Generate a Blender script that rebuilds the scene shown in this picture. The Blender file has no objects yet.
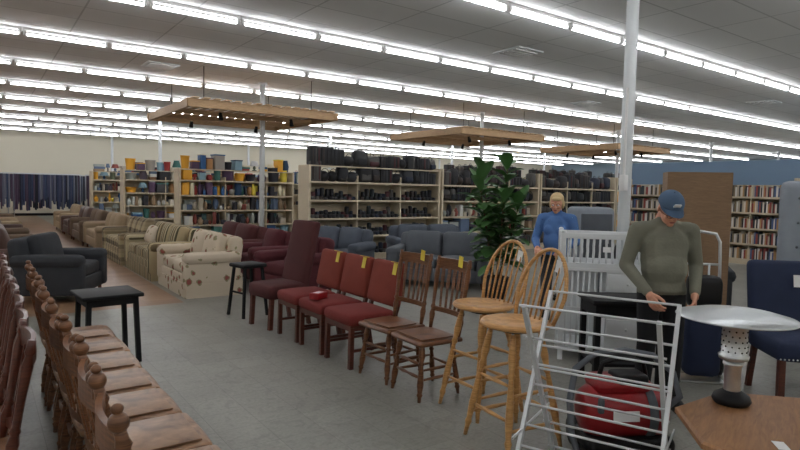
import bpy, math, random
from mathutils import Vector, Matrix
random.seed(7)
R=random.random
def U(a,b): return a+(b-a)*random.random()
def C(r,g,b,k=1.5):
    def f(c):
        c/=255.0
        c = c/12.92 if c<=0.04045 else ((c+0.055)/1.055)**2.4
        return min(c*k,0.9)
    return (f(r),f(g),f(b),1)
# ---------------------------------------------------------------- materials
def newmat(name):
    m=bpy.data.materials.new(name); m.use_nodes=True
    nt=m.node_tree; b=nt.nodes['Principled BSDF']; return m,nt,b
def N(nt,t,**kw):
    n=nt.nodes.new(t)
    for k,v in kw.items(): setattr(n,k,v)
    return n
def coords(nt,scale=(1,1,1)):
    tc=N(nt,'ShaderNodeTexCoord'); mp=N(nt,'ShaderNodeMapping'); mp.inputs['Scale'].default_value=scale
    nt.links.new(tc.outputs['Object'],mp.inputs['Vector']); return mp.outputs['Vector']
def plain(name,c,rough=.6,metal=0,var=.15,scale=8,bump=0.0,bscale=200,spec=.5):
    m,nt,b=newmat(name)
    v=coords(nt)
    n=N(nt,'ShaderNodeTexNoise'); n.inputs['Scale'].default_value=scale; n.inputs['Detail'].default_value=4
    nt.links.new(v,n.inputs['Vector'])
    mx=N(nt,'ShaderNodeMixRGB'); mx.inputs[1].default_value=tuple(x*(1-var) for x in c[:3])+(1,); mx.inputs[2].default_value=tuple(min(1,x*(1+var)) for x in c[:3])+(1,)
    nt.links.new(n.outputs['Fac'],mx.inputs[0]); nt.links.new(mx.outputs[0],b.inputs['Base Color'])
    b.inputs['Roughness'].default_value=rough; b.inputs['Metallic'].default_value=metal; b.inputs['Specular IOR Level'].default_value=spec
    if bump:
        n2=N(nt,'ShaderNodeTexNoise'); n2.inputs['Scale'].default_value=bscale
        nt.links.new(v,n2.inputs['Vector'])
        bp=N(nt,'ShaderNodeBump'); bp.inputs['Strength'].default_value=bump; bp.inputs['Distance'].default_value=.01
        nt.links.new(n2.outputs['Fac'],bp.inputs['Height']); nt.links.new(bp.outputs[0],b.inputs['Normal'])
    return m
def wood(name,c1,c2,rough=.35,scale=(3,3,30)):
    m,nt,b=newmat(name)
    v=coords(nt,scale)
    n=N(nt,'ShaderNodeTexNoise'); n.inputs['Scale'].default_value=3; n.inputs['Detail'].default_value=6; n.inputs['Distortion'].default_value=1.2
    nt.links.new(v,n.inputs['Vector'])
    r=N(nt,'ShaderNodeValToRGB'); r.color_ramp.elements[0].position=.3; r.color_ramp.elements[1].position=.7
    r.color_ramp.elements[0].color=c1; r.color_ramp.elements[1].color=c2
    nt.links.new(n.outputs['Fac'],r.inputs[0]); nt.links.new(r.outputs[0],b.inputs['Base Color'])
    b.inputs['Roughness'].default_value=rough; return m
def spots(name,base,c2,c3,scale=9,thr=.28,nz=.35):
    m,nt,b=newmat(name); v=coords(nt)
    vo=N(nt,'ShaderNodeTexVoronoi'); vo.inputs['Scale'].default_value=scale
    no=N(nt,'ShaderNodeTexNoise'); no.inputs['Scale'].default_value=14
    nt.links.new(v,vo.inputs['Vector']); nt.links.new(v,no.inputs['Vector'])
    ad=N(nt,'ShaderNodeMath',operation='ADD'); mu=N(nt,'ShaderNodeMath',operation='MULTIPLY'); mu.inputs[1].default_value=nz
    nt.links.new(no.outputs['Fac'],mu.inputs[0]); nt.links.new(vo.outputs['Distance'],ad.inputs[0]); nt.links.new(mu.outputs[0],ad.inputs[1])
    r=N(nt,'ShaderNodeValToRGB'); r.color_ramp.interpolation='CONSTANT'
    e=r.color_ramp.elements; e[0].color=c2; e[1].position=thr+.08; e[1].color=c3; x=e.new(thr+.17); x.color=base
    nt.links.new(ad.outputs[0],r.inputs[0]); nt.links.new(r.outputs[0],b.inputs['Base Color']); b.inputs['Roughness'].default_value=.85
    return m
def stripes(name,cols,scale=6,axis=1,plaid=False):
    m,nt,b=newmat(name)
    tc=N(nt,'ShaderNodeTexCoord'); sp=N(nt,'ShaderNodeSeparateXYZ'); nt.links.new(tc.outputs['Object'],sp.inputs[0])
    def ramp(ax):
        mu=N(nt,'ShaderNodeMath',operation='MULTIPLY'); mu.inputs[1].default_value=scale
        fr=N(nt,'ShaderNodeMath',operation='FRACT'); nt.links.new(sp.outputs[ax],mu.inputs[0]); nt.links.new(mu.outputs[0],fr.inputs[0])
        r=N(nt,'ShaderNodeValToRGB'); r.color_ramp.interpolation='CONSTANT'; e=r.color_ramp.elements
        e[0].color=cols[0]; e[1].position=1/len(cols); e[1].color=cols[1]
        for i in range(2,len(cols)):
            x=e.new(i/len(cols)); x.color=cols[i]
        nt.links.new(fr.outputs[0],r.inputs[0]); return r.outputs[0]
    o=ramp(axis)
    if plaid:
        o2=ramp(2 if axis!=2 else 0); mx=N(nt,'ShaderNodeMixRGB'); mx.inputs[0].default_value=.5
        nt.links.new(o,mx.inputs[1]); nt.links.new(o2,mx.inputs[2]); o=mx.outputs[0]
    nt.links.new(o,b.inputs['Base Color']); b.inputs['Roughness'].default_value=.9; return m
def multi(name,cols,rough=.6):
    m,nt,b=newmat(name)
    g=N(nt,'ShaderNodeNewGeometry'); r=N(nt,'ShaderNodeValToRGB'); r.color_ramp.interpolation='CONSTANT'; e=r.color_ramp.elements
    e[0].color=cols[0]; e[1].position=1/len(cols); e[1].color=cols[1]
    for i in range(2,len(cols)):
        x=e.new(i/len(cols)); x.color=cols[i]
    nt.links.new(g.outputs['Random Per Island'],r.inputs[0]); nt.links.new(r.outputs[0],b.inputs['Base Color']); b.inputs['Roughness'].default_value=rough
    return m
def emis(name,c,s):
    m,nt,b=newmat(name); b.inputs['Base Color'].default_value=c; b.inputs['Emission Color'].default_value=c; b.inputs['Emission Strength'].default_value=s; return m

# ---------------------------------------------------------------- mesh builder
class MB:
    def __init__(s): s.v=[];s.f=[];s.mi=[];s.sm=[];s.mats=[]
    def m(s,mat):
        if mat not in s.mats: s.mats.append(mat)
        return s.mats.index(mat)
    def add(s,vs,fs,mat,smooth=False):
        o=len(s.v); s.v+= [tuple(v) for v in vs]; k=s.m(mat)
        for f in fs: s.f.append(tuple(i+o for i in f)); s.mi.append(k); s.sm.append(smooth)
    def box(s,c,sz,mat,rot=None):
        c=Vector(c); h=[x/2 for x in sz]; vs=[]
        for x in (-1,1):
            for y in (-1,1):
                for z in (-1,1):
                    p=Vector((x*h[0],y*h[1],z*h[2]))
                    if rot is not None: p=rot@p
                    vs.append(p+c)
        s.add(vs,[(0,1,3,2),(4,6,7,5),(0,4,5,1),(2,3,7,6),(0,2,6,4),(1,5,7,3)],mat)
    def rbox(s,c,sz,r,mat,rot=None,bulge=(0,0,0),inner=1,smooth=True):
        c=Vector(c); h=[x/2 for x in sz]; r=min([r]+[x*.98 for x in h])
        A=[]
        for q in h:
            A.append([-q,-q+.3*r,-q+r]+[-q+r+(2*q-2*r)*k/(inner+1) for k in range(1,inner+1)]+[q-r,q-.3*r,q])
        n=len(A[0]); idx={}; vs=[]
        def g(i,j,k):
            if (i,j,k) in idx: return idx[(i,j,k)]
            p=Vector((A[0][i],A[1][j],A[2][k]))
            q=Vector([max(-(h[a]-r),min(h[a]-r,p[a])) for a in range(3)]); d=p-q
            if d.length>1e-9: p=q+d.normalized()*r
            x,y,z=[p[a]/h[a] for a in range(3)]
            p=p+Vector((bulge[0]*x*(1-y*y)*(1-z*z),bulge[1]*y*(1-x*x)*(1-z*z),bulge[2]*z*(1-x*x)*(1-y*y)))
            if rot is not None: p=rot@p
            vs.append(p+c); idx[(i,j,k)]=len(vs)-1; return idx[(i,j,k)]
        fs=[]
        for a in range(n-1):
            for b in range(n-1):
                for e in (0,n-1):
                    for t in range(3):
                        def mk(u,w):
                            l=[0,0,0]; l[t]=e; l[(t+1)%3]=u; l[(t+2)%3]=w; return g(*l)
                        q=(mk(a,b),mk(a+1,b),mk(a+1,b+1),mk(a,b+1))
                        fs.append(q if e else q[::-1])
        s.add(vs,fs,mat,smooth)
    def turned(s,p0,p1,prof,mat,n=8,caps=True):
        p0=Vector(p0);p1=Vector(p1);ax=(p1-p0); L=ax.length; ax.normalize()
        u=ax.orthogonal().normalized(); w=ax.cross(u); vs=[];fs=[]
        for t,r in prof:
            for i in range(n):
                a=2*math.pi*i/n; vs.append(p0+ax*(L*t)+u*(r*math.cos(a))+w*(r*math.sin(a)))
        for j in range(len(prof)-1):
            for i in range(n):
                k=(i+1)%n; fs.append((j*n+i,j*n+k,(j+1)*n+k,(j+1)*n+i))
        if caps:
            fs.append(tuple(range(n))[::-1]); fs.append(tuple((len(prof)-1)*n+i for i in range(n)))
        s.add(vs,fs,mat,True)
    def cyl(s,p0,p1,r0,mat,r1=None,n=10): s.turned(p0,p1,[(0,r0),(1,r0 if r1 is None else r1)],mat,n)
    def lathe(s,prof,c,mat,n=24):
        vs=[];fs=[];c=Vector(c)
        for r,z in prof:
            for i in range(n):
                a=2*math.pi*i/n; vs.append(c+Vector((max(r,1e-4)*math.cos(a),max(r,1e-4)*math.sin(a),z)))
        for j in range(len(prof)-1):
            for i in range(n):
                k=(i+1)%n; fs.append((j*n+i,j*n+k,(j+1)*n+k,(j+1)*n+i))
        s.add(vs,fs,mat,True)
    def tube(s,path,r,mat,n=8,closed=False,flat=1.0):
        P=[Vector(p) for p in path]; m=len(P); vs=[];fs=[]; u=None
        for i,p in enumerate(P):
            if closed: t=P[(i+1)%m]-P[i-1]
            else: t=P[min(i+1,m-1)]-P[max(i-1,0)]
            t.normalize()
            if u is None: u=t.orthogonal().normalized()
            u=(u-t*u.dot(t)).normalized(); w=t.cross(u)
            rr=r[i] if isinstance(r,(list,tuple)) else r
            for k in range(n):
                a=2*math.pi*k/n; vs.append(p+u*(rr*math.cos(a))+w*(rr*flat*math.sin(a)))
        for j in range(m if closed else m-1):
            for k in range(n):
                l=(k+1)%n; q=(j+1)%m; fs.append((j*n+k,j*n+l,q*n+l,q*n+k))
        if not closed: fs.append(tuple(range(n))[::-1]); fs.append(tuple((m-1)*n+k for k in range(n)))
        s.add(vs,fs,mat,True)
    def ell(s,c,rad,mat,rot=None,nu=14,nv=9,zmin=-1):
        c=Vector(c);vs=[];fs=[]
        a0=math.asin(max(-1,zmin))
        for j in range(nv+1):
            a=a0+(math.pi/2-a0)*j/nv
            for i in range(nu):
                b=2*math.pi*i/nu
                p=Vector((rad[0]*max(math.cos(a),1e-3)*math.cos(b),rad[1]*max(math.cos(a),1e-3)*math.sin(b),rad[2]*math.sin(a)))
                if rot is not None: p=rot@p
                vs.append(c+p)
        for j in range(nv):
            for i in range(nu):
                k=(i+1)%nu; fs.append((j*nu+i,j*nu+k,(j+1)*nu+k,(j+1)*nu+i))
        fs.append(tuple(range(nu))[::-1]); fs.append(tuple(nv*nu+i for i in range(nu)))
        s.add(vs,fs,mat,True)
    def cap(s,p0,p1,r0,r1,mat):
        p0=Vector(p0);p1=Vector(p1)
        s.cyl(p0,p1,r0,mat,r1,n=12); s.ell(p0,(r0,)*3,mat,nu=12,nv=8); s.ell(p1,(r1,)*3,mat,nu=12,nv=8)
    def bar(s,p0,p1,w,t,mat,side=(1,0,0)):
        p0=Vector(p0);p1=Vector(p1);z=(p1-p0);L=z.length;z.normalize()
        x=Vector(side);x=(x-z*x.dot(z)).normalized();y=z.cross(x)
        M=Matrix((x,y,z)).transposed(); s.box((p0+p1)/2,(w,t,L),mat,M)
    def mesh(s,name):
        me=bpy.data.meshes.new(name); me.from_pydata(s.v,[],s.f)
        for m in s.mats: me.materials.append(m)
        me.polygons.foreach_set('material_index',s.mi); me.polygons.foreach_set('use_smooth',s.sm); me.update(); return me
    def put(s,name,loc=(0,0,0),rz=0,parent=None):
        return place(s.mesh(name),name,loc,rz,parent)
def place(me,name,loc=(0,0,0),rz=0,parent=None):
    o=bpy.data.objects.new(name,me); bpy.context.scene.collection.objects.link(o)
    o.location=loc; o.rotation_euler=(0,0,rz)
    if parent: o.parent=parent
    return o
def RX(a): return Matrix.Rotation(math.radians(a),3,'X')
def RY(a): return Matrix.Rotation(math.radians(a),3,'Y')
def RZ(a): return Matrix.Rotation(math.radians(a),3,'Z')
D=math.radians

# ---------------------------------------------------------------- palette
oak=wood('oak_wood',C(150,108,62,1.3),C(190,146,92,1.3))
walnut=wood('walnut_wood',C(76,46,28,1.3),C(114,74,46,1.3))
maple=wood('dark_maple_wood',C(78,50,34,1.3),C(126,86,58,1.3))
seatw=wood('worn_seat_wood',C(96,68,50,1.3),C(156,120,90,1.3))
mahog=wood('mahogany_wood',C(62,28,20,1.2),C(90,45,32,1.2))
tan=wood('tan_pine',C(144,114,82,1.2),C(172,142,106,1.2),.6)
black=plain('black_paint',C(20,20,22,1.2),.6,spec=.25)
charcoal=plain('charcoal_fabric',C(42,44,48),.9,bump=.3)
cream=plain('cream_laminate',C(172,160,138),.5,var=.05)
white=plain('white_paint',C(185,188,190),.45,var=.04)
metal=plain('brushed_steel',C(175,178,180),.35,.9,var=.05)
wmetal=plain('white_enamel_metal',C(180,182,184),.35,.2,var=.04)
redf=plain('brick_red_fabric',C(108,36,32,1.15),.9,bump=.3)
redb=plain('rust_red_fabric',C(118,50,38,1.15),.9,bump=.3)
maroon=plain('maroon_fabric',C(70,30,30,1.2),.85,bump=.2)
maroon2=plain('wine_fabric',C(76,30,36,1.2),.9,bump=.2)
slate=plain('slate_blue_fabric',C(74,80,90,1.3),.9,bump=.3)
greyf=plain('grey_fabric',C(84,88,94,1.3),.9,bump=.3)
lgrey=plain('light_grey_fabric',C(120,126,134),.9,bump=.2)
navyf=plain('navy_velvet',C(28,38,64,1.3),.8,bump=.2)
brownl=plain('brown_leather',C(62,40,32),.45,bump=.1)
beige=plain('beige_fabric',C(140,122,98,1.2),.9,bump=.2)
taupe=plain('taupe_fabric',C(92,76,62,1.3),.9,bump=.2)
floral=spots('floral_fabric',C(178,165,146,1.3),C(128,70,62,1.3),C(126,120,92,1.3),6.5,.40,.5)
stripe=stripes('striped_fabric',[C(160,144,112,1.2),C(98,84,60,1.2),C(168,156,126,1.2),C(72,66,46,1.2)],5,0)
plaidm=stripes('plaid_fabric',[C(132,118,92,1.2),C(62,50,38,1.2),C(156,142,112,1.2)],4,0,True)
tagy=plain('yellow_tag',C(205,185,60,1.2),.6,var=.02)
tagw=plain('white_tag',C(225,225,225),.6,var=.02)
redp=plain('red_plastic',C(135,22,28,1.2),.35,var=.05)
blackp=plain('black_plastic',C(18,18,20),.45,spec=.3)
skin=plain('skin',C(190,138,114,1.3),.55,var=.05)
goodsd=multi('dark_goods',[C(24,25,30),C(38,38,42),C(26,26,30),C(28,34,50),C(62,30,34),C(44,36,34),C(18,18,22),C(66,64,62),C(32,38,42),C(20,20,24),C(44,46,52),C(24,24,28),C(30,30,32)])
goodsc=multi('bright_goods',[C(140,50,48),C(44,84,130),C(185,185,185),C(160,120,80),C(60,104,98),C(40,40,48),C(190,182,158),C(80,60,84),C(205,150,50),C(60,60,64),C(120,150,165),C(34,60,90),C(205,185,70),C(92,100,80),C(140,136,130)])
goodsm=multi('mixed_goods',[C(160,152,138),C(60,60,66),C(106,80,58),C(175,175,172),C(35,35,40),C(80,96,120),C(120,62,54),C(145,150,145),C(190,185,172),C(72,64,76),C(70,100,100),C(44,44,50),C(130,110,88)])
bookm=multi('book_spines',[C(150,140,125),C(60,75,110),C(120,54,48),C(40,45,50),C(175,168,155),C(100,88,66),C(60,84,82),C(150,115,78),C(30,30,36),C(180,176,170)])
clothm=multi('hanging_clothes_cloth',[C(40,46,66),C(58,62,84),C(30,32,40),C(80,82,96),C(48,60,84),C(62,50,66),C(96,100,112)],.9)

# ---------------------------------------------------------------- room
X0,X1,Y0,Y1,HC=-12,40,-6,33,4.0
def floor_mat():
    m,nt,b=newmat('vinyl_and_laminate_floor')
    tc=N(nt,'ShaderNodeTexCoord'); sp=N(nt,'ShaderNodeSeparateXYZ'); nt.links.new(tc.outputs['Object'],sp.inputs[0])
    br=N(nt,'ShaderNodeTexBrick'); br.offset=0; br.inputs['Scale'].default_value=1; br.inputs['Brick Width'].default_value=.305; br.inputs['Row Height'].default_value=.305
    br.inputs['Mortar Size'].default_value=.002; br.inputs['Color1'].default_value=C(120,119,112); br.inputs['Color2'].default_value=C(128,127,120); br.inputs['Mortar'].default_value=C(104,103,97)
    nt.links.new(tc.outputs['Object'],br.inputs['Vector'])
    def layer(prev,scale,p0,p1,lo,dist=0):
        no=N(nt,'ShaderNodeTexNoise'); no.inputs['Scale'].default_value=scale; no.inputs['Detail'].default_value=8; no.inputs['Distortion'].default_value=dist; nt.links.new(tc.outputs['Object'],no.inputs['Vector'])
        r=N(nt,'ShaderNodeValToRGB'); r.color_ramp.elements[0].position=p0; r.color_ramp.elements[0].color=(lo,lo,lo,1); r.color_ramp.elements[1].position=p1; r.color_ramp.elements[1].color=(1,1,1,1)
        nt.links.new(no.outputs['Fac'],r.inputs[0])
        mu=N(nt,'ShaderNodeMixRGB',blend_type='MULTIPLY'); mu.inputs[0].default_value=1; nt.links.new(prev,mu.inputs[1]); nt.links.new(r.outputs[0],mu.inputs[2]); return mu.outputs[0]
    o=layer(br.outputs['Color'],1.1,.3,.7,.76); o=layer(o,6,.32,.48,.82,2.5); o=layer(o,45,.35,.6,.85)
    b2=N(nt,'ShaderNodeTexBrick'); b2.inputs['Scale'].default_value=1; b2.inputs['Brick Width'].default_value=1.2; b2.inputs['Row Height'].default_value=.14
    b2.inputs['Mortar Size'].default_value=.002; b2.inputs['Color1'].default_value=C(128,100,76); b2.inputs['Color2'].default_value=C(108,82,60); b2.inputs['Mortar'].default_value=C(60,45,34)
    nt.links.new(tc.outputs['Object'],b2.inputs['Vector'])
    gt=N(nt,'ShaderNodeMath',operation='GREATER_THAN'); gt.inputs[1].default_value=8.1; nt.links.new(sp.outputs[1],gt.inputs[0])
    lt=N(nt,'ShaderNodeMath',operation='LESS_THAN'); lt.inputs[1].default_value=2.25; nt.links.new(sp.outputs[0],lt.inputs[0])
    an=N(nt,'ShaderNodeMath',operation='MULTIPLY'); nt.links.new(gt.outputs[0],an.inputs[0]); nt.links.new(lt.outputs[0],an.inputs[1])
    mx=N(nt,'ShaderNodeMixRGB'); nt.links.new(an.outputs[0],mx.inputs[0]); nt.links.new(o,mx.inputs[1]); nt.links.new(b2.outputs['Color'],mx.inputs[2])
    nt.links.new(mx.outputs[0],b.inputs['Base Color']); b.inputs['Roughness'].default_value=.36; b.inputs['Specular IOR Level'].default_value=.4
    return m
def ceil_mat():
    m,nt,b=newmat('acoustic_ceiling_tiles')
    tc=N(nt,'ShaderNodeTexCoord')
    br=N(nt,'ShaderNodeTexBrick'); br.offset=0; br.inputs['Scale'].default_value=1; br.inputs['Brick Width'].default_value=1.22; br.inputs['Row Height'].default_value=.7
    br.inputs['Mortar Size'].default_value=.012; br.inputs['Color1'].default_value=(.82,.82,.82,1); br.inputs['Color2'].default_value=(.76,.76,.76,1); br.inputs['Mortar'].default_value=(.54,.54,.54,1)
    nt.links.new(tc.outputs['Object'],br.inputs['Vector']); nt.links.new(br.outputs['Color'],b.inputs['Base Color']); b.inputs['Roughness'].default_value=.9
    return m
cx,cy=(X0+X1)/2,(Y0+Y1)/2
wallc=plain('cream_wall_paint',C(190,185,170),.8,var=.03,scale=1)
wallb=plain('blue_grey_wall_paint',C(98,118,140),.8,var=.03,scale=1)
wallr=plain('pale_blue_grey_wall_paint',C(134,150,164),.8,var=.03,scale=1)
b=MB(); b.box((cx,cy,-.1),(X1-X0,Y1-Y0,.2),floor_mat()); b.put('floor')
b=MB(); b.box((cx,cy,HC+.1),(X1-X0,Y1-Y0,.2),ceil_mat()); b.put('ceiling')
b=MB(); b.box((cx,Y1+.1,HC/2),(X1-X0,.2,HC),wallc); b.put('wall_back')
b=MB(); b.box((cx,Y0-.1,HC/2),(X1-X0,.2,HC),wallc); b.put('wall_front')
b=MB(); b.box((X0-.1,cy,HC/2),(.2,Y1-Y0,HC),wallc); b.put('wall_left')
b=MB(); b.box((X1+.1,cy,HC/2),(.2,Y1-Y0,HC),wallr); b.put('wall_right')
b=MB(); b.box((cx,Y1-.01,.06),(X1-X0,.02,.12),black); b.put('baseboard_back')
b=MB(); b.box((X1-.01,cy,.06),(.02,Y1-Y0,.12),black); b.put('baseboard_right')
# strip lights
em=emis('fluorescent_tube_glow',(.965,.98,1,1),18.5)
hous=plain('light_housing',C(200,200,200),.5,var=.02)
b=MB()
n=int((X1-X0)/1.22)-1
for i in range(n):
    x=X0+1.0+i*1.22
    b.turned((x-.55,0,HC-.1),(x+.55,0,HC-.1),[(0,.019),(1,.019)],em,6)
    b.box((x,0,HC-.025),(1.2,.06,.04),hous)
    b.box((x-.57,0,HC-.07),(.03,.04,.09),hous); b.box((x+.57,0,HC-.07),(.03,.04,.09),hous)
me=b.mesh('strip_light_row')
y=5.3-2.8*3
while y<Y1: place(me,'strip_light_row',(0,y,0)); y+=2.8
# ceiling vents
b=MB()
b.box((0,0,HC-.012),(.6,.6,.02),white)
for i in range(5): b.box((0,-.2+.1*i,HC-.03),(.5,.02,.02),hous)
me=b.mesh('ceiling_vent')
for p in ((7.5,7),(13,9.7),(3,12.4),(16,6.6)): place(me,'ceiling_vent',(p[0],p[1],0))
# columns
b=MB(); b.cyl((0,0,0),(0,0,HC),.06,white,n=20); b.cyl((0,0,0),(0,0,.02),.11,white,n=16); b.cyl((0,0,HC-.03),(0,0,HC),.11,white,n=16)
me=b.mesh('support_column')
for i in range(-2,5):
    for yy in (3.47,12.9,22.3,31.7):
        x=5.36+7*i
        if x<X1 and not (yy<4 and i in(-1,)): place(me,'support_column',(x,yy,0))
b=MB(); b.rbox((0,0,0),(.07,.06,.16),.008,hous); b.box((0,0,.5),(.02,.02,.9),hous); b.put('electrical_box',(5.36-.075,3.44,1.72))
# wooden canopies
b=MB()
W=1.6
for s in (-1,1):
    b.box((0,s*W,3.2),(2*W+.1,.06,.16),tan); b.box((s*W,0,3.2),(.06,2*W+.1,.16),tan)
    b.box((0,s*.5,3.16),(2*W,.05,.1),tan)
for i in range(15):
    x=-W+.11+i*(2*W-.22)/14; b.box((x,0,3.3),(.12,2*W+.16,.025),tan)
for sx in (-1,1):
    for sy in (-1,1):
        b.cyl((sx*1.2,sy*1.2,3.3),(sx*1.2,sy*1.2,HC),.008,black,n=6)
        b.cyl((sx*.8,sy*1.0,3.12),(sx*.8,sy*1.05,2.98),.035,black,.05)
me=b.mesh('wooden_slat_canopy')
for x in (4.9,11.9,18.8): place(me,'wooden_slat_canopy',(x,13.1,0))

# ---------------------------------------------------------------- furniture builders
LEG=[(0,.013),(.08,.019),(.2,.024),(.3,.015),(.33,.023),(.36,.014),(.5,.019),(.7,.024),(.84,.016),(.87,.022),(.91,.015),(1,.012)]
def lerp(a,b,t): return Vector(a).lerp(Vector(b),t)
def bar_stool(mat,tag=tagw):
    b=MB(); legs=[]
    for sx in (-1,1):
        for sy in (-1,1):
            a=(sx*.11,sy*.11,.725); e=(sx*.215,sy*.215,0); b.turned(a,e,[(t,r*1.05) for t,r in LEG],mat,10); legs.append((a,e))
    order=[0,1,3,2]
    for k in range(4):
        A=legs[order[k]];B=legs[order[(k+1)%4]]
        for t in ((.42,.7) if k%2 else (.5,.78)):
            b.turned(lerp(*A,t),lerp(*B,t),[(0,.009),(.25,.011),(.5,.015),(.75,.011),(1,.009)],mat)
    b.cyl((0,0,.72),(0,0,.745),.1,black,n=16)
    b.lathe([(0,.74),(.17,.742),(.215,.755),(.228,.768),(.22,.784),(.195,.788),(.12,.776),(0,.77)],(0,0,0),mat,28)
    HW=.225
    def hz(x):
        c=max(-1,min(1,x/HW)); return .78+.45*(math.sin(math.acos(c))**.75)
    def hy(z): return .15+.14*(z-.78)/.45
    path=[]
    for i in range(25):
        a=math.pi*i/24; x=HW*math.cos(a); z=.775+.455*max(0,math.sin(a))**.75
        if z<.95: x*= .78+.22*(z-.775)/.175
        path.append((x,hy(z),z))
    b.tube(path,.0135,mat,8)
    for i in range(-3,4):
        x=i*.056; z=hz(x)-.005
        b.turned((i*.045,.155,.775),(x,hy(z),z),[(0,.006),(.35,.009),(.6,.006),(1,.005)],mat,6)
    if tag: b.box((.1,.255,1.13),(.05,.003,.08),tag,RY(12))
    return b.mesh('bar_stool')
def dining_chair(mat,sm,finial=False,h=1.0,tag=None,slats=5):
    b=MB()
    b.rbox((0,0,.44),(.43,.41,.04),.018,sm,bulge=(0,0.01,-.004),inner=3)
    b.rbox((0,-.02,.468),(.36,.3,.01),.004,sm)
    F=[];Bk=[]
    for sx in (-1,1):
        a=(sx*.15,-.14,.425);e=(sx*.19,-.19,0);b.turned(a,e,[(t,r*1.1) for t,r in LEG],mat,10);F.append((a,e))
        a=(sx*.14,.15,.425);e=(sx*.17,.2,0);b.turned(a,e,LEG,mat,10);Bk.append((a,e))
        p=(sx*.185,.175,.45);q=(sx*.2,.265,h)
        b.turned(p,q,[(0,.014),(.1,.018),(.2,.024),(.27,.014),(.3,.022),(.34,.014),(.6,.018),(.8,.022),(.88,.014),(.91,.021),(.95,.016),(1,.015)],mat,10)
        if finial:
            b.ell((q[0],q[1]+.003,h+.022),(.026,.026,.03),mat,nu=10,nv=8); b.ell((q[0],q[1]+.006,h+.06),(.016,.016,.016),mat,nu=8,nv=6)
        for t in (.45,.62): b.turned(lerp(*F[-1],t),lerp(*Bk[-1],t),[(0,.008),(.5,.014),(1,.008)],mat)
    for t in (.35,.58): b.turned(lerp(*F[0],t),lerp(*F[1],t),[(0,.008),(.3,.015),(.5,.01),(.7,.015),(1,.008)],mat)
    b.turned(lerp(*Bk[0],.5),lerp(*Bk[1],.5),[(0,.008),(.5,.013),(1,.008)],mat)
    def arc(z,w,dy=.03):
        y0=.175+.09*(z-.45)/(h-.45)
        return [(w*k/6,y0+dy*(1-(k/6)**2),z) for k in range(-6,7)]
    for z,hh in ((h-.06,.045),(h-.44 if h>.9 else .6,.02)):
        P=arc(z,.2)
        for i in range(12):
            p=Vector(P[i]);q=Vector(P[i+1]);b.bar(p,q,.018,hh*2,mat,side=(0,1,0))
    for i in range(slats):
        x=(-(slats-1)/2+i)*.066; z0=h-.43 if h>.9 else .6; z1=h-.09
        def pt(z,x): return (x,.175+.09*(z-.45)/(h-.45)+.03*(1-(x/.2)**2),z)
        b.bar(pt(z0,x*.9),pt((z0+z1)/2,x),.02,.009,mat); b.bar(pt((z0+z1)/2,x),pt(z1,x*1.05),.036,.009,mat)
    if tag: b.box((.12,.235,h-.02),(.05,.004,.09),tag,RY(8))
    return b.mesh('dining_chair')
def red_chair(tag=True):
    b=MB()
    b.rbox((0,-.02,.435),(.5,.5,.11),.045,redf,bulge=(0,0,.015),inner=2)
    b.box((0,-.02,.365),(.46,.46,.05),mahog)
    for sx in (-1,1):
        b.bar((sx*.215,-.23,.37),(sx*.215,-.235,0),.04,.04,mahog)
        b.bar((sx*.215,.2,.37),(sx*.215,.27,0),.036,.036,mahog)
        b.bar((sx*.215,.22,.37),(sx*.215,.3,.62),.035,.035,mahog)
        b.bar((sx*.215,-.23,.16),(sx*.215,.24,.16),.02,.025,mahog)
    b.rbox((0,.29,.71),(.5,.09,.42),.04,redb,RX(-12),bulge=(0,.01,0),inner=2)
    if tag:
        b.box((.17,.285,.92),(.06,.1,.004),tagy,RX(-12)); b.box((.17,.29,.86),(.06,.004,.11),tagy,RX(-12)); b.box((.17,.262,.86),(.06,.003,.11),tagy,RX(-12))
    return b.mesh('upholstered_side_chair')
def parsons():
    b=MB()
    b.rbox((0,-.02,.42),(.5,.54,.16),.05,maroon,bulge=(0,0,.01))
    b.rbox((0,.27,.76),(.48,.1,.92),.04,maroon,RX(-13),inner=2)
    for sx in (-1,1):
        b.bar((sx*.2,-.24,.36),(sx*.2,-.26,0),.045,.045,mahog); b.bar((sx*.2,.2,.36),(sx*.2,.27,0),.04,.04,mahog)
    return b.mesh('high_back_chair')
def sofa(name,w,mat,n=2,d=.9,h=.9,arm='roll',skirt=False,pillow=None):
    b=MB(); aw=.2; zb=.02 if skirt else .1
    b.rbox((0,0,(zb+.32)/2),(w-.04,d-.08,.32-zb),.03,mat)
    if not skirt:
        for sx in (-1,1):
            for sy in (-1,1): b.cyl((sx*(w/2-.1),sy*(d/2-.1),.12),(sx*(w/2-.09),sy*(d/2-.09),0),.03,mahog,.02)
    else: b.box((0,0,.1),(w-.02,d-.06,.2),mat)
    for sx in (-1,1):
        x=sx*(w/2-aw/2)
        b.rbox((x,-.03,.34),(aw*.82,d-.06,.46),.05,mat)
        if arm=='roll':
            b.rbox((x+sx*.01,-.03,.56),(aw+.03,d-.05,.17),.08,mat,inner=2)
        else: b.rbox((x,-.02,.52),(aw,d-.04,.14),.06,mat)
    iw=w-2*aw; cw=iw/n
    b.rbox((0,d/2-.14,.5),(w-.12,.22,.72),.09,mat,RX(-8),inner=2)
    for i in range(n):
        x=-iw/2+cw*(i+.5)
        b.rbox((x,-.09,.4),(cw-.015,d-.28,.18),.05,mat,bulge=(0,0,.025),inner=3)
        b.rbox((x,d/2-.3,.67),(cw-.015,.2,.46),.08,mat,RX(-14),bulge=(0,.04,0),inner=3)
    if pillow:
        b.rbox((-w/2+aw+.2,d/2-.45,.64),(.4,.14,.36),.06,pillow,RX(-22)@RZ(8),bulge=(0,.04,0),inner=3)
    return b.mesh(name)
FX=D(-90)  # faces -X
FP=D(90)   # faces +X

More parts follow.
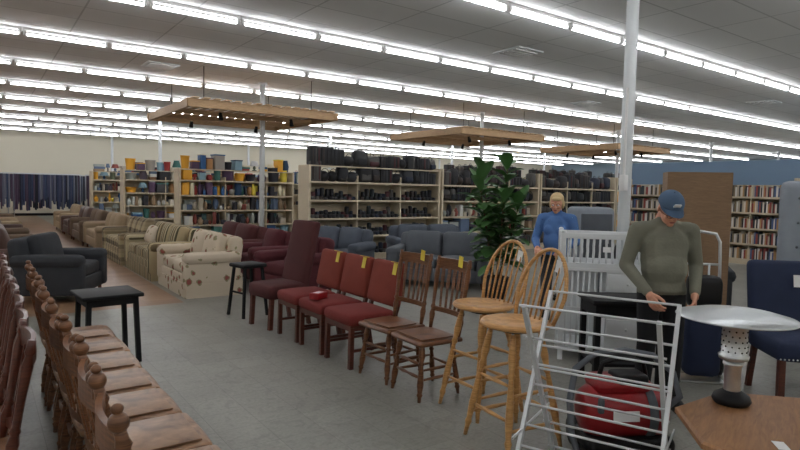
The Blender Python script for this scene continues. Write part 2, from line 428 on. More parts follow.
me=bar_stool(oak); place(me,'bar_stool',(2.76,2.52,0),FX-.12); place(me,'bar_stool',(2.99,3.05,0),FX-.05)
me=dining_chair(walnut,walnut,h=1.06,tag=tagy); place(me,'dining_chair',(2.86,3.55,0),FX-.05); place(me,'dining_chair',(2.86,4.03,0),FX+.05)
me=red_chair()
for yy in (4.56,5.1,5.63): place(me,'upholstered_side_chair',(2.88,yy,0),FX)
place(parsons(),'high_back_chair',(2.84,6.27,0),FX+.15)
b=MB()
b.rbox((0,0,.63),(.34,.34,.05),.02,black)
for sx in (-1,1):
    for sy in (-1,1): b.bar((sx*.12,sy*.12,.61),(sx*.17,sy*.17,0),.03,.03,black)
    b.bar((sx*.145,-.145,.3),(sx*.145,.145,.3),.02,.02,black); b.bar((-.15,sx*.15,.22),(.15,sx*.15,.22),.02,.02,black)
b.put('black_counter_stool',(2.7,6.92,0),.2)
b=MB(); b.rbox((0,0,.03),(.17,.11,.06),.006,redp); b.box((0,0,.0605),(.1,.06,.002),tagw); b.put('small_red_box',(2.72,5.1,.506),.5)
# left rows
me=dining_chair(maple,seatw,True,h=.94,slats=4)
for i in range(8):
    o=place(me,'spindle_back_chair',(.6+U(-.012,.012),1.86+.44*i,0),FP+U(-.03,.03)); o.scale=(1,1.12,1)
me=dining_chair(mahog,maple,False,h=.97,slats=5)
for i in range(8): place(me,'arrow_back_chair',(-.11+U(-.01,.01),2.9+.455*i,0),FX+U(-.02,.02))
# black side table
b=MB(); b.rbox((0,0,.615),(.5,.5,.035),.01,black); b.box((0,0,.57),(.42,.42,.07),black)
for sx in (-1,1):
    for sy in (-1,1): b.bar((sx*.19,sy*.19,.6),(sx*.21,sy*.21,0),.04,.04,black)
b.put('black_side_table',(.92,5.75,0),.08)
# sofas on right of aisle (face -X)
place(sofa('floral_loveseat',1.6,floral,2,h=.9,skirt=True),'floral_loveseat',(2.76,9.1,0),FX)
place(sofa('striped_sofa',2.1,stripe,3,skirt=True,pillow=floral),'striped_sofa',(2.7,11.15,0),FX)
place(sofa('plaid_sofa',2.0,plaidm,3,skirt=True),'plaid_sofa',(2.65,13.35,0),FX)
s1=sofa('beige_sofa',2.0,beige,3); s2=sofa('brown_leather_sofa',2.0,brownl,2,arm='sq'); s3=sofa('taupe_sofa',2.0,taupe,2)
place(s1,'beige_sofa',(2.55,15.5,0),FX); place(s3,'taupe_sofa',(2.5,17.7,0),FX); place(s2,'brown_leather_sofa',(2.5,19.9,0),FX); place(s1,'beige_sofa',(2.5,22.1,0),FX)
place(sofa('charcoal_armchair',1.1,charcoal,1,d=.95),'charcoal_armchair',(.9,9.35,0),FP-.45)
for i,(m_,nm) in enumerate(((s2,'brown_leather_sofa'),(s3,'taupe_sofa'),(s2,'brown_leather_sofa'),(s1,'beige_sofa'),(s3,'taupe_sofa'))):
    place(m_,nm,(.4,11.4+2.2*i,0),FP)
place(sofa('dark_leather_armchair',1.0,brownl,1),'dark_leather_armchair',(-.15,7.5,0),FP)
for i,(xx,yy) in enumerate(((-1.2,10.5),(-1.3,12),(-1.1,13.6),(-1.3,15.4),(-1.2,17.3))):
    place(sofa('armchair',1.0,(brownl,maroon,charcoal,beige,taupe)[i],1),('brown_armchair','maroon_armchair','charcoal_armchair','beige_armchair','taupe_armchair')[i],(xx,yy,0),FP)
am=sofa('wine_armchair',.95,maroon2,1); place(am,'wine_armchair',(3.85,7.95,0),FX+.2); place(am,'wine_armchair',(3.9,9.2,0),FX)
place(sofa('maroon_sofa',1.9,maroon,2),'maroon_sofa',(3.95,11.0,0),FX)
place(sofa('slate_blue_recliner_sofa',1.3,slate,2,h=1),'slate_blue_sofa',(5.3,9.3,0),D(-58))
place(sofa('grey_sofa',1.7,greyf,2),'grey_sofa',(6.4,7.6,0),D(-50))
place(sofa('grey_sofa2',1.7,slate,2),'slate_blue_sofa',(7.6,9.4,0),D(-20))

# ---------------------------------------------------------------- gondola shelving with goods
def fill(b,kind,L,z,hmax,mat,lo=0):
    x=-L/2+.04
    while x<L/2-.2:
        if kind=='books':
            w=U(.02,.045); h=min(hmax,U(.2,.29)); b.box((x+w/2,-.1,z+h/2),(w,.17,h),mat); x+=w+.002
        elif kind=='bags':
            w=U(.2,.38); h=min(hmax,U(.26,.46)); w=min(w,L/2-.02-x)
            if w<.12: break
            t=R()
            if t<.4:   # backpack: tapered rounded body, front pocket, strap loop
                b.rbox((x+w/2,U(-.07,-.02),z+h*.47),(w,.26,h*.94),.09,mat,RY(U(-7,7)),bulge=(0,.02,0))
                b.rbox((x+w/2,-.16,z+h*.3),(w*.72,.09,h*.42),.04,mat)
                b.tube([(x+w/2+.05*math.cos(a),-.05,z+h*.9+.07*math.sin(a)) for a in [math.pi*k/6 for k in range(7)]],.009,mat,5)
            elif t<.85:  # suitcase: boxy with ribs, handle and pull bar
                rt=RZ(U(-6,6)); b.rbox((x+w/2,-.05,z+h/2),(w*.96,.24,h),.03,mat,rt)
                for q in (-.28,0,.28): b.rbox((x+w/2+q*w,-.175,z+h/2),(w*.12,.02,h*.82),.008,mat)
                b.tube([(x+w*.35,-.05,z+h),(x+w*.36,-.05,z+h+.05),(x+w*.64,-.05,z+h+.05),(x+w*.65,-.05,z+h)],.009,mat,5)
            else:        # slouching duffel
                hh=min(.24,h); b.ell((x+w*.5,-.05,z+hh*.5),(w*.54,.15,hh*.5),mat,RY(U(-5,5)),nu=14,nv=8)
                b.tube([(x+w/2+.1*math.cos(a),-.12,z+hh*.7+.12*math.sin(a)) for a in [math.pi*k/6 for k in range(7)]],.008,mat,5)
            x+=w*.95
        elif kind=='shoes':
            for k in range(2):
                t=U(.06,.2)
                b.rbox((x+.05,-.07,z+.04),(.09,.27,.08),.03,mat); b.rbox((x+.05,.02,z+.04+t/2),(.08,.12,.06+t),.03,mat); x+=.105
            x+=U(.0,.04)
        elif kind=='bins':
            w=U(.16,.4); h=min(hmax,U(.16,.42)); t=random.choice((0,0,1,1,2,3,4))
            w=min(w,L/2-.02-x)
            rt=RZ(U(-10,10))
            if t==0: b.lathe([(w*.36,0),(w*.46,h*.95),(w*.5,h),(w*.44,h),(w*.36,.02)],(x+w/2,-.03,z),mat,14)
            elif t==1: b.rbox((x+w/2,-.05,z+h/2),(w*.88,.3,h),.02,mat,rt); b.rbox((x+w/2,-.05,z+h),(w*.94,.33,.03),.01,mat,rt)
            elif t==2: b.lathe([(w*.3,0),(w*.4,h*.4),(w*.25,h*.8),(w*.28,h*.85)],(x+w/2,-.05,z),mat,12)
            elif t==4:   # table lamp
                b.lathe([(w*.22,0),(w*.24,.02),(w*.08,.04),(w*.16,h*.3),(w*.05,h*.55)],(x+w/2,-.05,z),mat,12)
                b.lathe([(w*.45,h*.5),(w*.28,h)],(x+w/2,-.05,z),mat,14)
            else:
                q=z
                for k in range(3): b.rbox((x+w/2+U(-.02,.02),-.06,q+h/8),(w*.85,.26,h/4),.012,mat,rt); q+=h/4
            x+=w+.005
        else:
            w=U(.06,.19); h=min(hmax,U(.1,.35)); t=R(); yo=U(-.14,-.04); rt=RZ(U(-20,20))
            if t<.4: b.rbox((x+w/2,yo,z+h/2),(w*.9,U(.1,.2),h),.012,mat,rt)
            elif t<.75: b.lathe([(w*.3,0),(w*.45,h*.3),(w*.45,h*.6),(w*.2,h*.85),(w*.24,h)],(x+w/2,yo,z),mat,12)
            else: b.ell((x+w/2,yo,z+h/2),(w*.48,.1,h/2),mat,nu=10,nv=6)
            if R()<.45: b.rbox((x+w/2,.1,z+hmax*.42),(w,.1,hmax*U(.6,.84)),.01,mat)
            x+=w+.002
def gondola(L,levels,kinds,mats,loc,rz=0,H=2.1,name='shelving_unit',top=None):
    e=bpy.data.objects.new(name,None); bpy.context.scene.collection.objects.link(e); e.location=loc; e.rotation_euler=(0,0,rz)
    b=MB()
    for sx in (-1,1): b.box((sx*(L/2+.02),0,H/2),(.05,.5,H),cream)
    b.box((0,.22,(H-.15)/2),(L,.02,H-.15),cream)
    b.box((0,0,.06),(L,.46,.12),cream)
    for z in levels: b.box((0,0,z-.0125),(L,.46,.025),cream); b.box((0,-.235,z-.015),(L,.012,.04),cream)
    k=1
    while k*1.2<L-.3: b.box((-L/2+k*1.2,.0,(H-.2)/2),(.025,.44,H-.2),cream); k+=1
    b.put('shelving_frame',parent=e)
    for i,z in enumerate(levels):
        g=MB(); hm=(levels[i+1]-z-.05) if i+1<len(levels) else .5
        fill(g,kinds[i%len(kinds)],L,z+.001,hm,mats[i%len(mats)]); g.put('goods_level_%d'%(i+1),parent=e)
    if top:
        b=MB(); b.box((0,0,H-.012),(L,.46,.025),cream); fill(b,top[0],L,H+.001,.4,top[1]); b.put('goods_on_top',parent=e)
    return e
lv=[.13,.55,.95,1.35,1.75]
gondola(3.55,lv,['shoes','shoes','shoes','shoes','bags'],[goodsd],(7.5,11.4,0),0,2.1,'shoe_and_bag_shelving',('bags',goodsd))
gondola(3.55,lv,['bags','bins','mix','bags','bags'],[goodsd,goodsm,goodsm,goodsd,goodsd],(11.2,11.4,0),0,2.15,'housewares_shelving')
gondola(3.55,lv,['bags','bags','bags','bags','bags'],[goodsd],(14.9,11.4,0),0,2.15,'backpack_shelving')
gondola(3.55,lv,['mix','bins'],[goodsm,goodsc],(18.6,11.4,0),0,2.15,'housewares_shelving')
gondola(3.2,lv,['bins','mix','mix','mix','bins'],[goodsc,goodsm,goodsm,goodsc,goodsc],(5.9,16.0,0),0,2.05,'storage_bin_shelving',('bins',goodsc))
gondola(3.2,lv,['mix','bins','mix','bins','bins'],[goodsm,goodsc],(5.2,19.5,0),0,2.05,'storage_bin_shelving',('bins',goodsc))
gondola(3.2,lv,['mix','bins','mix','mix','bins'],[goodsc,goodsm],(4.9,23.5,0),0,2.05,'storage_bin_shelving',('bins',goodsm))
for yy in (16,20.5,25):
    for xx in (11,15.5,20,25,30): gondola(4.0,lv[2:] if yy>17 else lv,['mix','bins','bags','mix','bags'],[goodsm,goodsd,goodsc],(xx,yy,0),0,2.2,'housewares_shelving',('bags',goodsd) if yy<17 else None)
gondola(4.0,lv,['mix','bins'],[goodsm,goodsc],(24,11.4,0),0,2.15,'housewares_shelving')
# books at right
for yy in (4.2,6.4,8.6): gondola(2.1,[.13,.5,.87,1.24,1.61],['books'],[bookm],(15.0,yy,0),FX,2.05,'bookshelf')
b=MB(); b.box((0,0,1.25),(.1,9,2.5),wallb); b.put('blue_partition_wall',(15.5,5.4,0))
# clothes racks far
def rack(L):
    b=MB()
    b.cyl((-L/2,0,1.95),(L/2,0,1.95),.016,metal)
    for sx in (-1,1): b.cyl((sx*L/2,0,0),(sx*L/2,0,1.96),.018,metal); b.cyl((sx*L/2,-.3,.02),(sx*L/2,.3,.02),.018,metal)
    x=-L/2+.05
    while x<L/2-.05:
        w=U(.03,.06); h=U(.9,1.45); b.rbox((x,0,1.92-h/2),(w,U(.42,.52),h),.02,clothm); x+=w+.005
    return b.mesh('clothes_rack')
me=rack(2.8)
for i in range(6):
    place(me,'clothes_rack',(-4.0+3.0*i,27.2,0)); place(me,'clothes_rack',(-3.4+3.0*i,29.6,0))

# ---------------------------------------------------------------- plant
leafm=plain('glossy_leaf_green',C(62,96,52),.4,var=.4,scale=6)
bark=plain('bark',C(80,60,45),.9)
b=MB()
b.lathe([(0,0),(.15,0),(.2,.33),(.21,.36),(.18,.36),(.17,.31),(0,.31)],(0,0,0),charcoal,20)
def leaf(b,p,dirv,L,Wd,droop):
    p=Vector(p);d=Vector(dirv).normalized(); side=d.cross(Vector((0,0,1))).normalized(); vs=[];fs=[]; ns=7
    cur=p.copy()
    for i in range(ns):
        t=i/(ns-1); w=Wd*(max(0,math.sin(math.pi*min(1,t*.93+.04)))**.7)*(0.55+.6*t)
        up=side.cross(d).normalized()
        vs+= [cur-side*w+up*.25*w,cur-side*w*.5+up*.06*w,cur,cur+side*w*.5+up*.06*w,cur+side*w+up*.25*w]
        d=(d+Vector((0,0,-droop/ns))).normalized(); cur=cur+d*(L/(ns-1))
    for i in range(ns-1):
        for k in range(4): a=i*5+k; fs.append((a,a+1,a+6,a+5))
    b.add(vs,fs,leafm,True)
for k in range(5):
    a=k*1.3+.3; top=Vector((.3*math.cos(a),.3*math.sin(a),2.02-.16*k)); base=Vector((.04*math.cos(a),.04*math.sin(a),.3)); mid=base.lerp(top,.5)+Vector((.04,.02,0))
    path=[base.lerp(mid,t/4) for t in range(4)]+[mid.lerp(top,t/4) for t in range(5)]
    b.tube(path,[.02-.0018*i for i in range(9)],bark,7)
    for i in range(36):
        t=.2+.8*i/35; p=base.lerp(mid,t*2) if t<.5 else mid.lerp(top,t*2-1)
        an=i*2.4+k; el=U(0,1.0) if t<.92 else U(.9,2.2)
        leaf(b,p,(math.cos(an),math.sin(an),el),U(.26,.4),U(.085,.125),U(.3,1.2))
b.put('fiddle_leaf_fig_plant',(6.1,6.0,0))

# ---------------------------------------------------------------- crib changing table
b=MB(); w=.82;d=.5
for sx in (-1,1):
    for sy in (-1,1):
        b.box((sx*(w/2-.02),sy*(d/2-.02),.61),(.045,.045,1.22),white); b.ell((sx*(w/2-.02),sy*(d/2-.02),1.235),(.025,.025,.02),white,nu=10,nv=6)
for z in (1.2,.92): 
    for sy in (-1,1): b.box((0,sy*(d/2-.02),z),(w,.03,.05),white)
    for sx in (-1,1): b.box((sx*(w/2-.02),0,z),(.03,d,.05),white)
for i in range(13):
    x=-w/2+.06+i*(w-.12)/12
    for sy in (-1,1): b.turned((x,sy*(d/2-.02),.93),(x,sy*(d/2-.02),1.19),[(0,.007),(.3,.011),(.5,.008),(.7,.011),(1,.007)],white,6)
for i in range(7):
    y=-d/2+.06+i*(d-.12)/6
    for sx in (-1,1): b.cyl((sx*(w/2-.02),y,.93),(sx*(w/2-.02),y,1.19),.009,white,n=6)
b.box((0,0,.88),(w,d,.03),white); b.box((.2,0,.49),(.38,d-.03,.78),white)
for i,z in enumerate((.76,.56,.33)):
    b.rbox((.2,-d/2+.005,z),(.35,.02,.18),.006,white); b.ell((.2,-d/2-.015,z),(.014,.014,.014),metal,nu=8,nv=6)
b.box((-.2,0,.12),(.4,d-.03,.03),white); b.box((-.2,-d/2+.02,.5),(.4,.025,.03),white)
for i in range(7):
    x=-w/2+.06+i*.052; b.cyl((x,-d/2+.02,.13),(x,-d/2+.02,.9),.009,white,n=6)
b.box((-.2,d/2-.02,.5),(.38,.015,.76),white)
b.box((.0,-d/2-.012,1.08),(.07,.004,.05),tagw)
b.put('white_crib_changing_table',(4.96,3.42,0),D(-48))
# dark desk
b=MB(); b.rbox((0,0,.72),(.62,.44,.04),.01,black); b.box((0,0,.65),(.56,.38,.1),black)
for sx in (-1,1):
    for sy in (-1,1): b.bar((sx*.26,sy*.18,.7),(sx*.26,sy*.18,0),.045,.045,black)
b.box((0,0,.2),(.54,.36,.025),black)
b.put('dark_side_table',(4.38,2.82,0),D(-36))
# grey cabinet, office chair & dark couch behind
b=MB(); b.rbox((0,0,.73),(.5,.42,1.4),.06,lgrey,inner=2); b.rbox((0,-.2,.4),(.42,.03,.6),.02,greyf); b.rbox((0,-.2,1.05),(.42,.03,.6),.02,greyf); b.box((.15,-.225,1.05),(.02,.02,.16),metal); b.box((0,0,.02),(.46,.38,.04),blackp)
b.put('grey_storage_cabinet',(6.5,4.7,0),D(-30))
b=MB()
b.rbox((0,.2,.98),(.5,.1,.6),.09,greyf,RX(-8),inner=2); b.rbox((0,0,.5),(.5,.5,.1),.05,greyf)
b.cyl((0,0,.1),(0,0,.46),.03,metal)
for k in range(5):
    a=k*2*math.pi/5; b.bar((0,0,.11),(.28*math.cos(a),.28*math.sin(a),.07),.04,.03,blackp); b.ell((.28*math.cos(a),.28*math.sin(a),.03),(.025,.025,.03),blackp,nu=8,nv=6)
for sx in (-1,1): b.tube([(sx*.24,.1,.5),(sx*.29,.05,.55),(sx*.29,0,.7),(sx*.29,-.2,.71)],.018,blackp)
b.put('grey_office_chair',(7.2,5.6,0),D(-30))
place(sofa('black_couch',1.6,charcoal,2,h=1),'charcoal_couch',(7.9,4.4,0),D(-60))
# brown bookcase
brd=wood('brown_hardboard',C(112,88,66,1.3),C(130,104,78,1.3),.7)
b=MB(); b.box((0,-.14,.94),(.62,.012,1.84),brd)
for sx in (-1,1): b.box((sx*.31,0,.93),(.025,.28,1.86),brd)
for z in (.05,.5,.95,1.4,1.84): b.box((0,0,z),(.6,.28,.025),brd)
b.put('wooden_bookcase',(6.42,3.28,0),D(-50))
# grey upright headboard at right
b=MB(); b.rbox((0,0,.9),(1.1,.16,1.76),.08,lgrey,inner=3); b.box((0,0,.03),(1.0,.1,.06),mahog)
for i in range(4):
    for j in range(6): b.ell((-.39+.26*i,-.083,.35+.25*j),(.014,.008,.014),greyf,nu=8,nv=5)
b.put('grey_upholstered_headboard',(7.03,2.1,0),D(-60))
def navy():
    b=MB()
    b.rbox((0,-.02,.44),(.54,.54,.16),.05,navyf,bulge=(0,0,.015),inner=2); b.rbox((0,.26,.78),(.54,.1,.6),.045,navyf,RX(-10),inner=2,bulge=(0,.01,0))
    for sx in (-1,1):
        b.bar((sx*.22,-.24,.38),(sx*.22,-.25,0),.045,.045,mahog); b.bar((sx*.22,.2,.38),(sx*.22,.28,0),.04,.04,mahog)
    for i in range(18): b.ell((-.25+i*.0294,-.29,.385),(.007,.005,.007),metal,nu=6,nv=4)
    for i in range(14):
        for sx in (-1,1): b.ell((sx*.235,.175+.0075*i,.55+.036*i),(.006,.005,.006),metal,nu=6,nv=4)
    b.box((.08,.19,.92),(.07,.004,.1),tagw,RX(-10))
    return b.mesh('navy_nailhead_chair')
place(navy(),'navy_nailhead_chair',(5.25,1.82,0),D(-44))
# silver hand truck with a navy bag strapped on
b=MB()
for sx in (-1,1):
    b.tube([(sx*.17,.0,.06),(sx*.17,.02,.5),(sx*.17,.04,1.0),(sx*.165,.05,1.2),(sx*.13,.05,1.27),(0,.05,1.29)],.014,metal)
    b.cyl((sx*.08,.01,.1),(sx*.08,.035,1.0),.009,metal)
    b.turned((sx*.2-.02,.07,.1),(sx*.2+.02,.07,.1),[(0,.1),(1,.1)],blackp,20); b.turned((sx*.2-.023,.07,.1),(sx*.2+.023,.07,.1),[(0,.045),(1,.045)],metal,14)
for z in (.12,.4,.7,1.0): b.cyl((-.17,.015+.03*z,z),(.17,.015+.03*z,z),.011,metal)
b.box((0,-.1,.012),(.36,.22,.012),metal); b.cyl((-.2,.07,.1),(.2,.07,.1),.01,metal)
b.rbox((0,-.1,.33),(.3,.2,.58),.07,navyf,bulge=(0,.02,0)); b.rbox((0,-.1,.78),(.28,.17,.28),.06,blackp)
b.put('silver_hand_truck',(5.14,2.55,0),D(-45))

# ---------------------------------------------------------------- drying rack
b=MB(); L=.68
for sx in (-1,1):
    x=sx*L/2
    b.bar((x,-.36,0.0),(x,.26,1.03),.02,.028,wmetal); b.bar((x-sx*.025,.36,0.0),(x-sx*.025,-.26,1.03),.02,.028,wmetal)
    b.bar((x,-.30,.35),(x,.30,.35),.008,.012,wmetal)
for i in range(11):
    t=.08+.92*i/10
    b.cyl((-L/2,-.36+.62*t,1.02*t+.01),(L/2,-.36+.62*t,1.02*t+.01),.0065,wmetal,n=7)
    if i%2==0: b.cyl((-L/2,.36-.62*t,1.02*t+.01),(L/2,.36-.62*t,1.02*t+.01),.0065,wmetal,n=7)
b.put('folding_drying_rack',(2.58,1.78,0),math.atan2(-.57,.23))
# vacuum: grey chassis, red hood with clear dust canister, black motor, hose
b=MB()
b.rbox((0,0,.11),(.54,.36,.1),.04,blackp)
b.turned((-.26,0,.28),(.26,0,.28),[(0,.08),(.03,.13),(.12,.16),(.5,.17),(.88,.16),(.97,.13),(1,.08)],redp,28)
b.turned((.1,0,.28),(.15,0,.28),[(0,.175),(1,.175)],greyf,28)
b.rbox((-.03,.0,.45),(.36,.22,.1),.05,redp,inner=2); b.rbox((.02,-.03,.49),(.2,.16,.07),.025,blackp)
b.tube([(-.15,0,.49),(-.13,0,.57),(-.06,0,.595),(.06,0,.595),(.13,0,.57),(.15,0,.49)],.015,blackp)
for x in (-.2,.2): b.rbox((x,-.15,.36),(.035,.03,.09),.01,greyf)
for sx in (-1,1):
    b.turned((sx*.19,.15,.09),(sx*.25,.15,.09),[(0,.09),(1,.09)],blackp,16)
    b.turned((sx*.2-.015,-.16,.04),(sx*.2+.015,-.16,.04),[(0,.04),(1,.04)],blackp,12)
b.box((-.05,-.168,.3),(.16,.006,.06),tagw,RX(-5))
b.tube([(.26,-.05,.3),(.33,-.08,.38),(.34,.02,.5),(.26,.12,.58),(.1,.17,.6),(-.1,.17,.58),(-.25,.12,.5),(-.33,.0,.34),(-.33,-.05,.15),(-.3,-.1,.03)],.02,greyf,10)
b.rbox((-.3,-.16,.03),(.1,.26,.05),.02,blackp)
b.put('red_canister_vacuum_cleaner',(3.18,2.02,0),D(-30))
# octagonal table + heater
ow=wood('honey_oak_top',C(120,82,52,1.2),C(150,108,70,1.2),.45,(2,14,2))
b=MB()
b.turned((0,0,.455),(0,0,.5),[(0,.56),(.3,.59),(.8,.59),(1,.575)],ow,8); b.turned((0,0,.38),(0,0,.455),[(0,.48),(1,.48)],ow,8)
b.sm=[False]*len(b.sm)
for k in range(4):
    a=math.pi/4+k*math.pi/2; b.turned((.38*math.cos(a),.38*math.sin(a),.38),(.42*math.cos(a),.42*math.sin(a),0),[(0,.03),(.2,.04),(.3,.025),(.6,.035),(.9,.02),(1,.025)],ow,10)
b.box((-.25,.12,.502),(.09,.05,.002),tagw,RZ(20))
b.put('octagonal_coffee_table',(3.14,1.0,0),D(20)); 
b=MB()
b.lathe([(0,.0),(.085,.0),(.095,.02),(.085,.045),(.045,.07),(0,.075)],(0,0,0),blackp,24)
b.lathe([(.04,.07),(.042,.2),(.05,.21),(.05,.22),(.03,.225)],(0,0,0),metal,20)
b.lathe([(.03,.22),(.07,.24),(.075,.26),(.062,.27),(.062,.41),(.078,.42),(.078,.44),(.02,.45)],(0,0,0),metal,24)
for i in range(12):
    for j in range(5): 
        a=i*math.pi/6+(j%2)*.26; b.ell((.062*math.cos(a),.062*math.sin(a),.285+.027*j),(.005,.005,.005),blackp,nu=6,nv=4)
b.cyl((0,0,.44),(0,0,.49),.012,metal)
b.lathe([(0,.505),(.06,.502),(.2,.49),(.285,.468),(.292,.462),(.285,.458),(.2,.48),(.06,.492),(0,.494)],(0,0,0),metal,40)
b.put('tabletop_patio_heater',(3.24,1.41,.501))

# ---------------------------------------------------------------- people
def bake(mb,name,voxel,it,parent,labels=None,mats=None):
    me=mb.mesh(name+'_tmp'); o=bpy.data.objects.new(name+'_tmp',me); bpy.context.scene.collection.objects.link(o)
    r=o.modifiers.new('r','REMESH'); r.mode='VOXEL'; r.voxel_size=voxel
    s=o.modifiers.new('s','SMOOTH'); s.factor=.5; s.iterations=it
    dg=bpy.context.evaluated_depsgraph_get(); dg.update()
    m2=bpy.data.meshes.new_from_object(o.evaluated_get(dg)); m2.name=name
    bpy.data.objects.remove(o); m2.materials.clear()
    for m in mats: m2.materials.append(m)
    for p in m2.polygons:
        p.use_smooth=True; p.material_index=labels(p.center) if labels else 0
    return place(m2,name,parent=parent)
def hand(b,Wr,dirv,pn,side):
    Wr=Vector(Wr);d=Vector(dirv).normalized();pn=Vector(pn);pn=(pn-d*pn.dot(d)).normalized();lat=d.cross(pn)*side
    b.cap(Wr-d*.04,Wr+d*.02,.026,.027,skin)
    for i in range(4):
        k=Wr+d*(.09-.004*abs(i-1))+lat*(.03-.02*i)
        b.cap(Wr+d*.01+lat*(.018-.012*i),k,.015,.012,skin)
        Ln=(.074,.083,.077,.06)[i]; p=k
        for a,fr,r0,r1 in ((22,.45,.0105,.0095),(52,.3,.0095,.0088),(78,.25,.0088,.0075)):
            a+=i*3; q=p+(d*math.cos(D(a))+pn*math.sin(D(a))+lat*(.06-.04*i))*Ln*fr; b.cap(p,q,r0,r1,skin); p=q
    p=Wr+d*.02+lat*.022; q=Wr+d*.055+lat*.05+pn*.012; r=q+d*.032+lat*.012+pn*.012; t=r+d*.026+pn*.008
    b.cap(p,q,.016,.013,skin); b.cap(q,r,.012,.0105,skin); b.cap(r,t,.0105,.009,skin)
lip=plain('lips',C(150,88,80,1.2),.5)
def head(parent,pos,rot,hairmat,hat=None,hair=None,glasses=False,sc=1.0):
    e=bpy.data.objects.new('head',None); bpy.context.scene.collection.objects.link(e); e.parent=parent; e.location=pos; e.rotation_euler=rot; e.scale=(sc,)*3
    b=MB()
    b.ell((0,.012,.02),(.076,.096,.1),skin,nu=24,nv=16); b.ell((0,-.025,-.045),(.057,.068,.068),skin,nu=20,nv=12)
    b.ell((0,-.072,-.088),(.026,.022,.02),skin); b.cap((0,-.09,.018),(0,-.112,-.02),.009,.014,skin)
    for sx in (-1,1):
        b.ell((sx*.012,-.1,-.024),(.01,.012,.008),skin); b.ell((sx*.036,-.07,-.025),(.025,.022,.022),skin)
        b.cap((sx*.014,-.086,.03),(sx*.05,-.072,.028),.009,.008,skin); b.ell((sx*.078,.012,-.008),(.009,.019,.03),skin,RZ(sx*20))
    b.ell((0,-.088,-.052),(.024,.01,.006),skin); b.ell((0,-.086,-.063),(.02,.01,.007),skin)
    b.cap((0,.03,-.06),(0,.05,-.15),.056,.058,skin)
    bake(b,'face',.004,3,e,None,[skin])
    b=MB()
    for sx in (-1,1):
        b.ell((sx*.031,-.0785,.006),(.0125,.0105,.009),tagw,nu=12,nv=8); b.ell((sx*.031,-.088,.005),(.0055,.003,.0055),black,nu=10,nv=6)
        b.tube([(sx*(.014+.034*t),-.096+.012*t,.034+.006*math.sin(math.pi*t)) for t in (0,.25,.5,.75,1)],[.002,.004,.004,.003,.001],hairmat,6)
    b.ell((0,-.0955,-.0545),(.022,.005,.004),lip); b.ell((0,-.0935,-.062),(.019,.005,.004),lip)
    b.put('facial_features',parent=e)
    if glasses:
        b=MB()
        for sx in (-1,1):
            b.tube([(sx*.033+.023*math.cos(a),-.102,.004+.017*math.sin(a)) for a in [k*math.pi/7 for k in range(14)]],.0018,blackp,6,closed=True)
            b.tube([(sx*.056,-.102,.008),(sx*.079,-.07,.01),(sx*.082,.01,.008)],.0018,blackp,6)
        b.tube([(-.01,-.104,.008),(0,-.107,.011),(.01,-.104,.008)],.0018,blackp,6)
        b.put('glasses',parent=e)
    if hair:
        b=MB()
        for c,rd in hair: b.ell(c,rd,hairmat,nu=18,nv=12)
        bake(b,'hair',.006,2,e,None,[hairmat])
    if hat:
        b=MB()
        b.ell((0,.014,.045),(.088,.108,.09),hat,nu=28,nv=12,zmin=-.05)
        b.ell((0,.014,.135),(.008,.008,.006),hat)
        vs=[];fs=[]; nn=14
        for j in range(6):
            rr=j/5
            for i in range(nn+1):
                a=math.pi*(1+i/nn); ca=math.cos(a);sa=max(0,-math.sin(a))
                x=.083*ca*(1-.1*rr); y=.014-.1*sa-.075*rr*sa**.6
                vs.append((x,y,.05-.02*rr-2.5*x*x*(.4+rr)))
        for j in range(5):
            for i in range(nn): a=j*(nn+1)+i; fs.append((a,a+1,a+nn+2,a+nn+1))
        b.add(vs,fs,hat,True)
        b.put('cap',parent=e); b=MB(); b.rbox((0,-.088,.085),(.05,.01,.035),.004,tagw,RX(25)); b.put('cap_logo',parent=e)
    return e
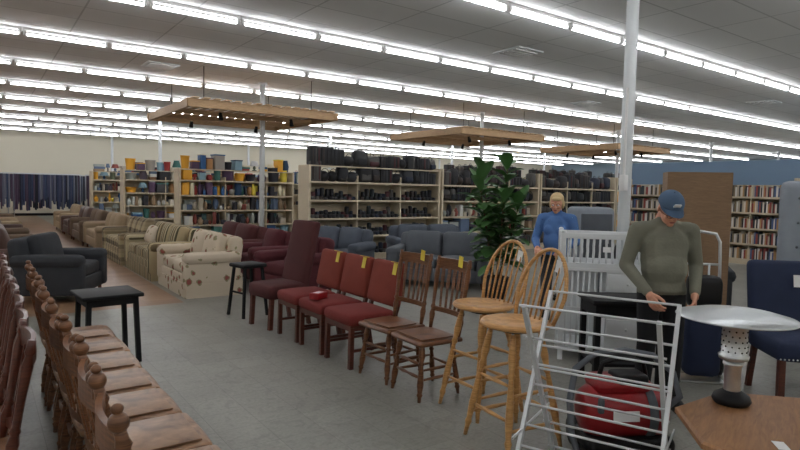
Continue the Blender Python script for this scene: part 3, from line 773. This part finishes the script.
def person(name,loc,rz,shirt,pants,J,belt,fem=False):
    e=bpy.data.objects.new(name,None); bpy.context.scene.collection.objects.link(e); e.location=loc; e.rotation_euler=(0,0,rz)
    b=MB(); s=shirt
    k=.9 if fem else 1.0
    b.ell((0,.0,.93),(.172*k,.128,.12),s); b.ell((0,-.02,1.06),(.17*k,.138,.16),s); b.ell((0,.0,1.22),(.176*k,.12,.18),s)
    b.ell((0,0,1.14),(.172*k,.128,.2),s); b.ell((0,.0,.895),(.178*k,.134,.04),s)
    if fem:
        for sx in (-1,1): b.ell((sx*.07,-.085,1.2),(.065,.055,.065),s)
    sw=.165 if fem else .185
    b.cap((-sw+.02,.01,1.35),(sw-.02,.01,1.35),.06,.06,s); b.cap((0,.01,1.34),(0,.0,1.42),.078,.06,s)
    b.ell((0,.015,1.385),(.13,.065,.05),s)
    for sx,(sh,el,wr) in ((-1,J['L']),(1,J['R'])):
        sh=Vector(sh);el=Vector(el);wr=Vector(wr)
        b.cap(sh,el,.062,.052,s); b.cap(el,wr,.052,.038,s); b.cap(wr-(wr-el)*.12,wr,.041,.036,s)
    for sx in (-1,1):
        b.cap((sx*.09,.01,.9),(sx*.1,-.01,.5),.092,.07,s); b.cap((sx*.1,-.01,.5),(sx*.11,.03,.09),.07,.06,s)
    def lab(c): return 1 if (c.z<belt and (abs(c.x)<.2 and c.y>-.14) ) else 0
    bake(b,'clothed_body',.009,9,e,lab,[shirt,pants])
    b=MB()
    for sx in (-1,1): 
        b.ell((sx*.115,-.05,.045),(.05,.135,.045),blackp); b.ell((sx*.113,.03,.07),(.048,.06,.06),blackp); b.box((sx*.115,-.045,.01),(.085,.24,.02),blackp)
    bake(b,'shoes',.007,2,e,None,[blackp])
    b=MB()
    for sx,(sh,el,wr) in ((-1,J['L']),(1,J['R'])):
        d=(Vector(wr)-Vector(el)).normalized(); hd=(d+Vector(J.get('hd',(0,0,-.4)))).normalized()
        hand(b,Vector(wr)+d*.02,hd,(-sx*.8,.5,0) if not fem else (0,0,-1),1 if not fem else -sx)
    bake(b,'hands',.0035,2,e,None,[skin])
    return e
olive=plain('olive_sweatshirt',C(104,104,92,1.4),.95,var=.1,bump=.3,bscale=60)
denim=plain('blue_cap_cloth',C(66,86,110,1.3),.9)
blackc=plain('black_trousers',C(16,17,20),.9)
greyhair=plain('grey_hair',C(150,148,142),.8,bump=.4,bscale=90)
m=person('elderly_man',(4.15,2.34,0),D(-38),olive,blackc,{'L':((-.2,.01,1.34),(-.262,.04,1.07),(-.17,-.16,.9)),'R':((.2,.01,1.34),(.262,.04,1.07),(.17,-.16,.9))},.87)
head(m,(0,-.075,1.505),(D(34),0,0),greyhair,hat=denim,hair=[((0,.05,-.005),(.079,.065,.06))],glasses=True)
bluet=spots('blue_tie_dye',C(66,98,146),C(96,130,172),C(50,78,122),14,.2)
blond=plain('ash_blond_hair',C(182,160,122,1.4),.85,bump=.6,bscale=60)
wm=person('elderly_woman',(5.57,4.49,0),D(-64),bluet,charcoal,{'L':((-.18,.01,1.34),(-.25,-.02,1.07),(-.16,-.26,1.0)),'R':((.18,.01,1.34),(.25,-.02,1.07),(.16,-.26,1.0)),'hd':(0,0,-.1)},.9,True)
wm.scale=(.98,.98,.97)
head(wm,(0,-.04,1.525),(D(20),0,D(4)),blond,hair=[((0,.035,.045),(.088,.1,.088)),((0,.055,-.015),(.086,.07,.08)),((-.072,.025,-.01),(.022,.045,.065)),((.072,.025,-.01),(.022,.045,.065)),((.01,-.055,.08),(.058,.035,.026))],sc=.97)

# ---------------------------------------------------------------- world, camera
w=bpy.data.worlds.new('world'); bpy.context.scene.world=w; w.use_nodes=True
w.node_tree.nodes['Background'].inputs[0].default_value=(.5,.55,.6,1); w.node_tree.nodes['Background'].inputs[1].default_value=.3
cd=bpy.data.cameras.new('camera'); cam=bpy.data.objects.new('camera',cd); bpy.context.scene.collection.objects.link(cam)
cd.sensor_width=36; cd.lens=580/800*36; cd.clip_start=.05
cam.matrix_world=Matrix.Translation((0,0,1.6))@Matrix.Rotation(D(-36),4,'Z')@Matrix.Rotation(D(90-3.45),4,'X')@Matrix.Rotation(D(1.2),4,'Z')
bpy.context.scene.camera=cam
bpy.context.scene.view_settings.view_transform='Standard'
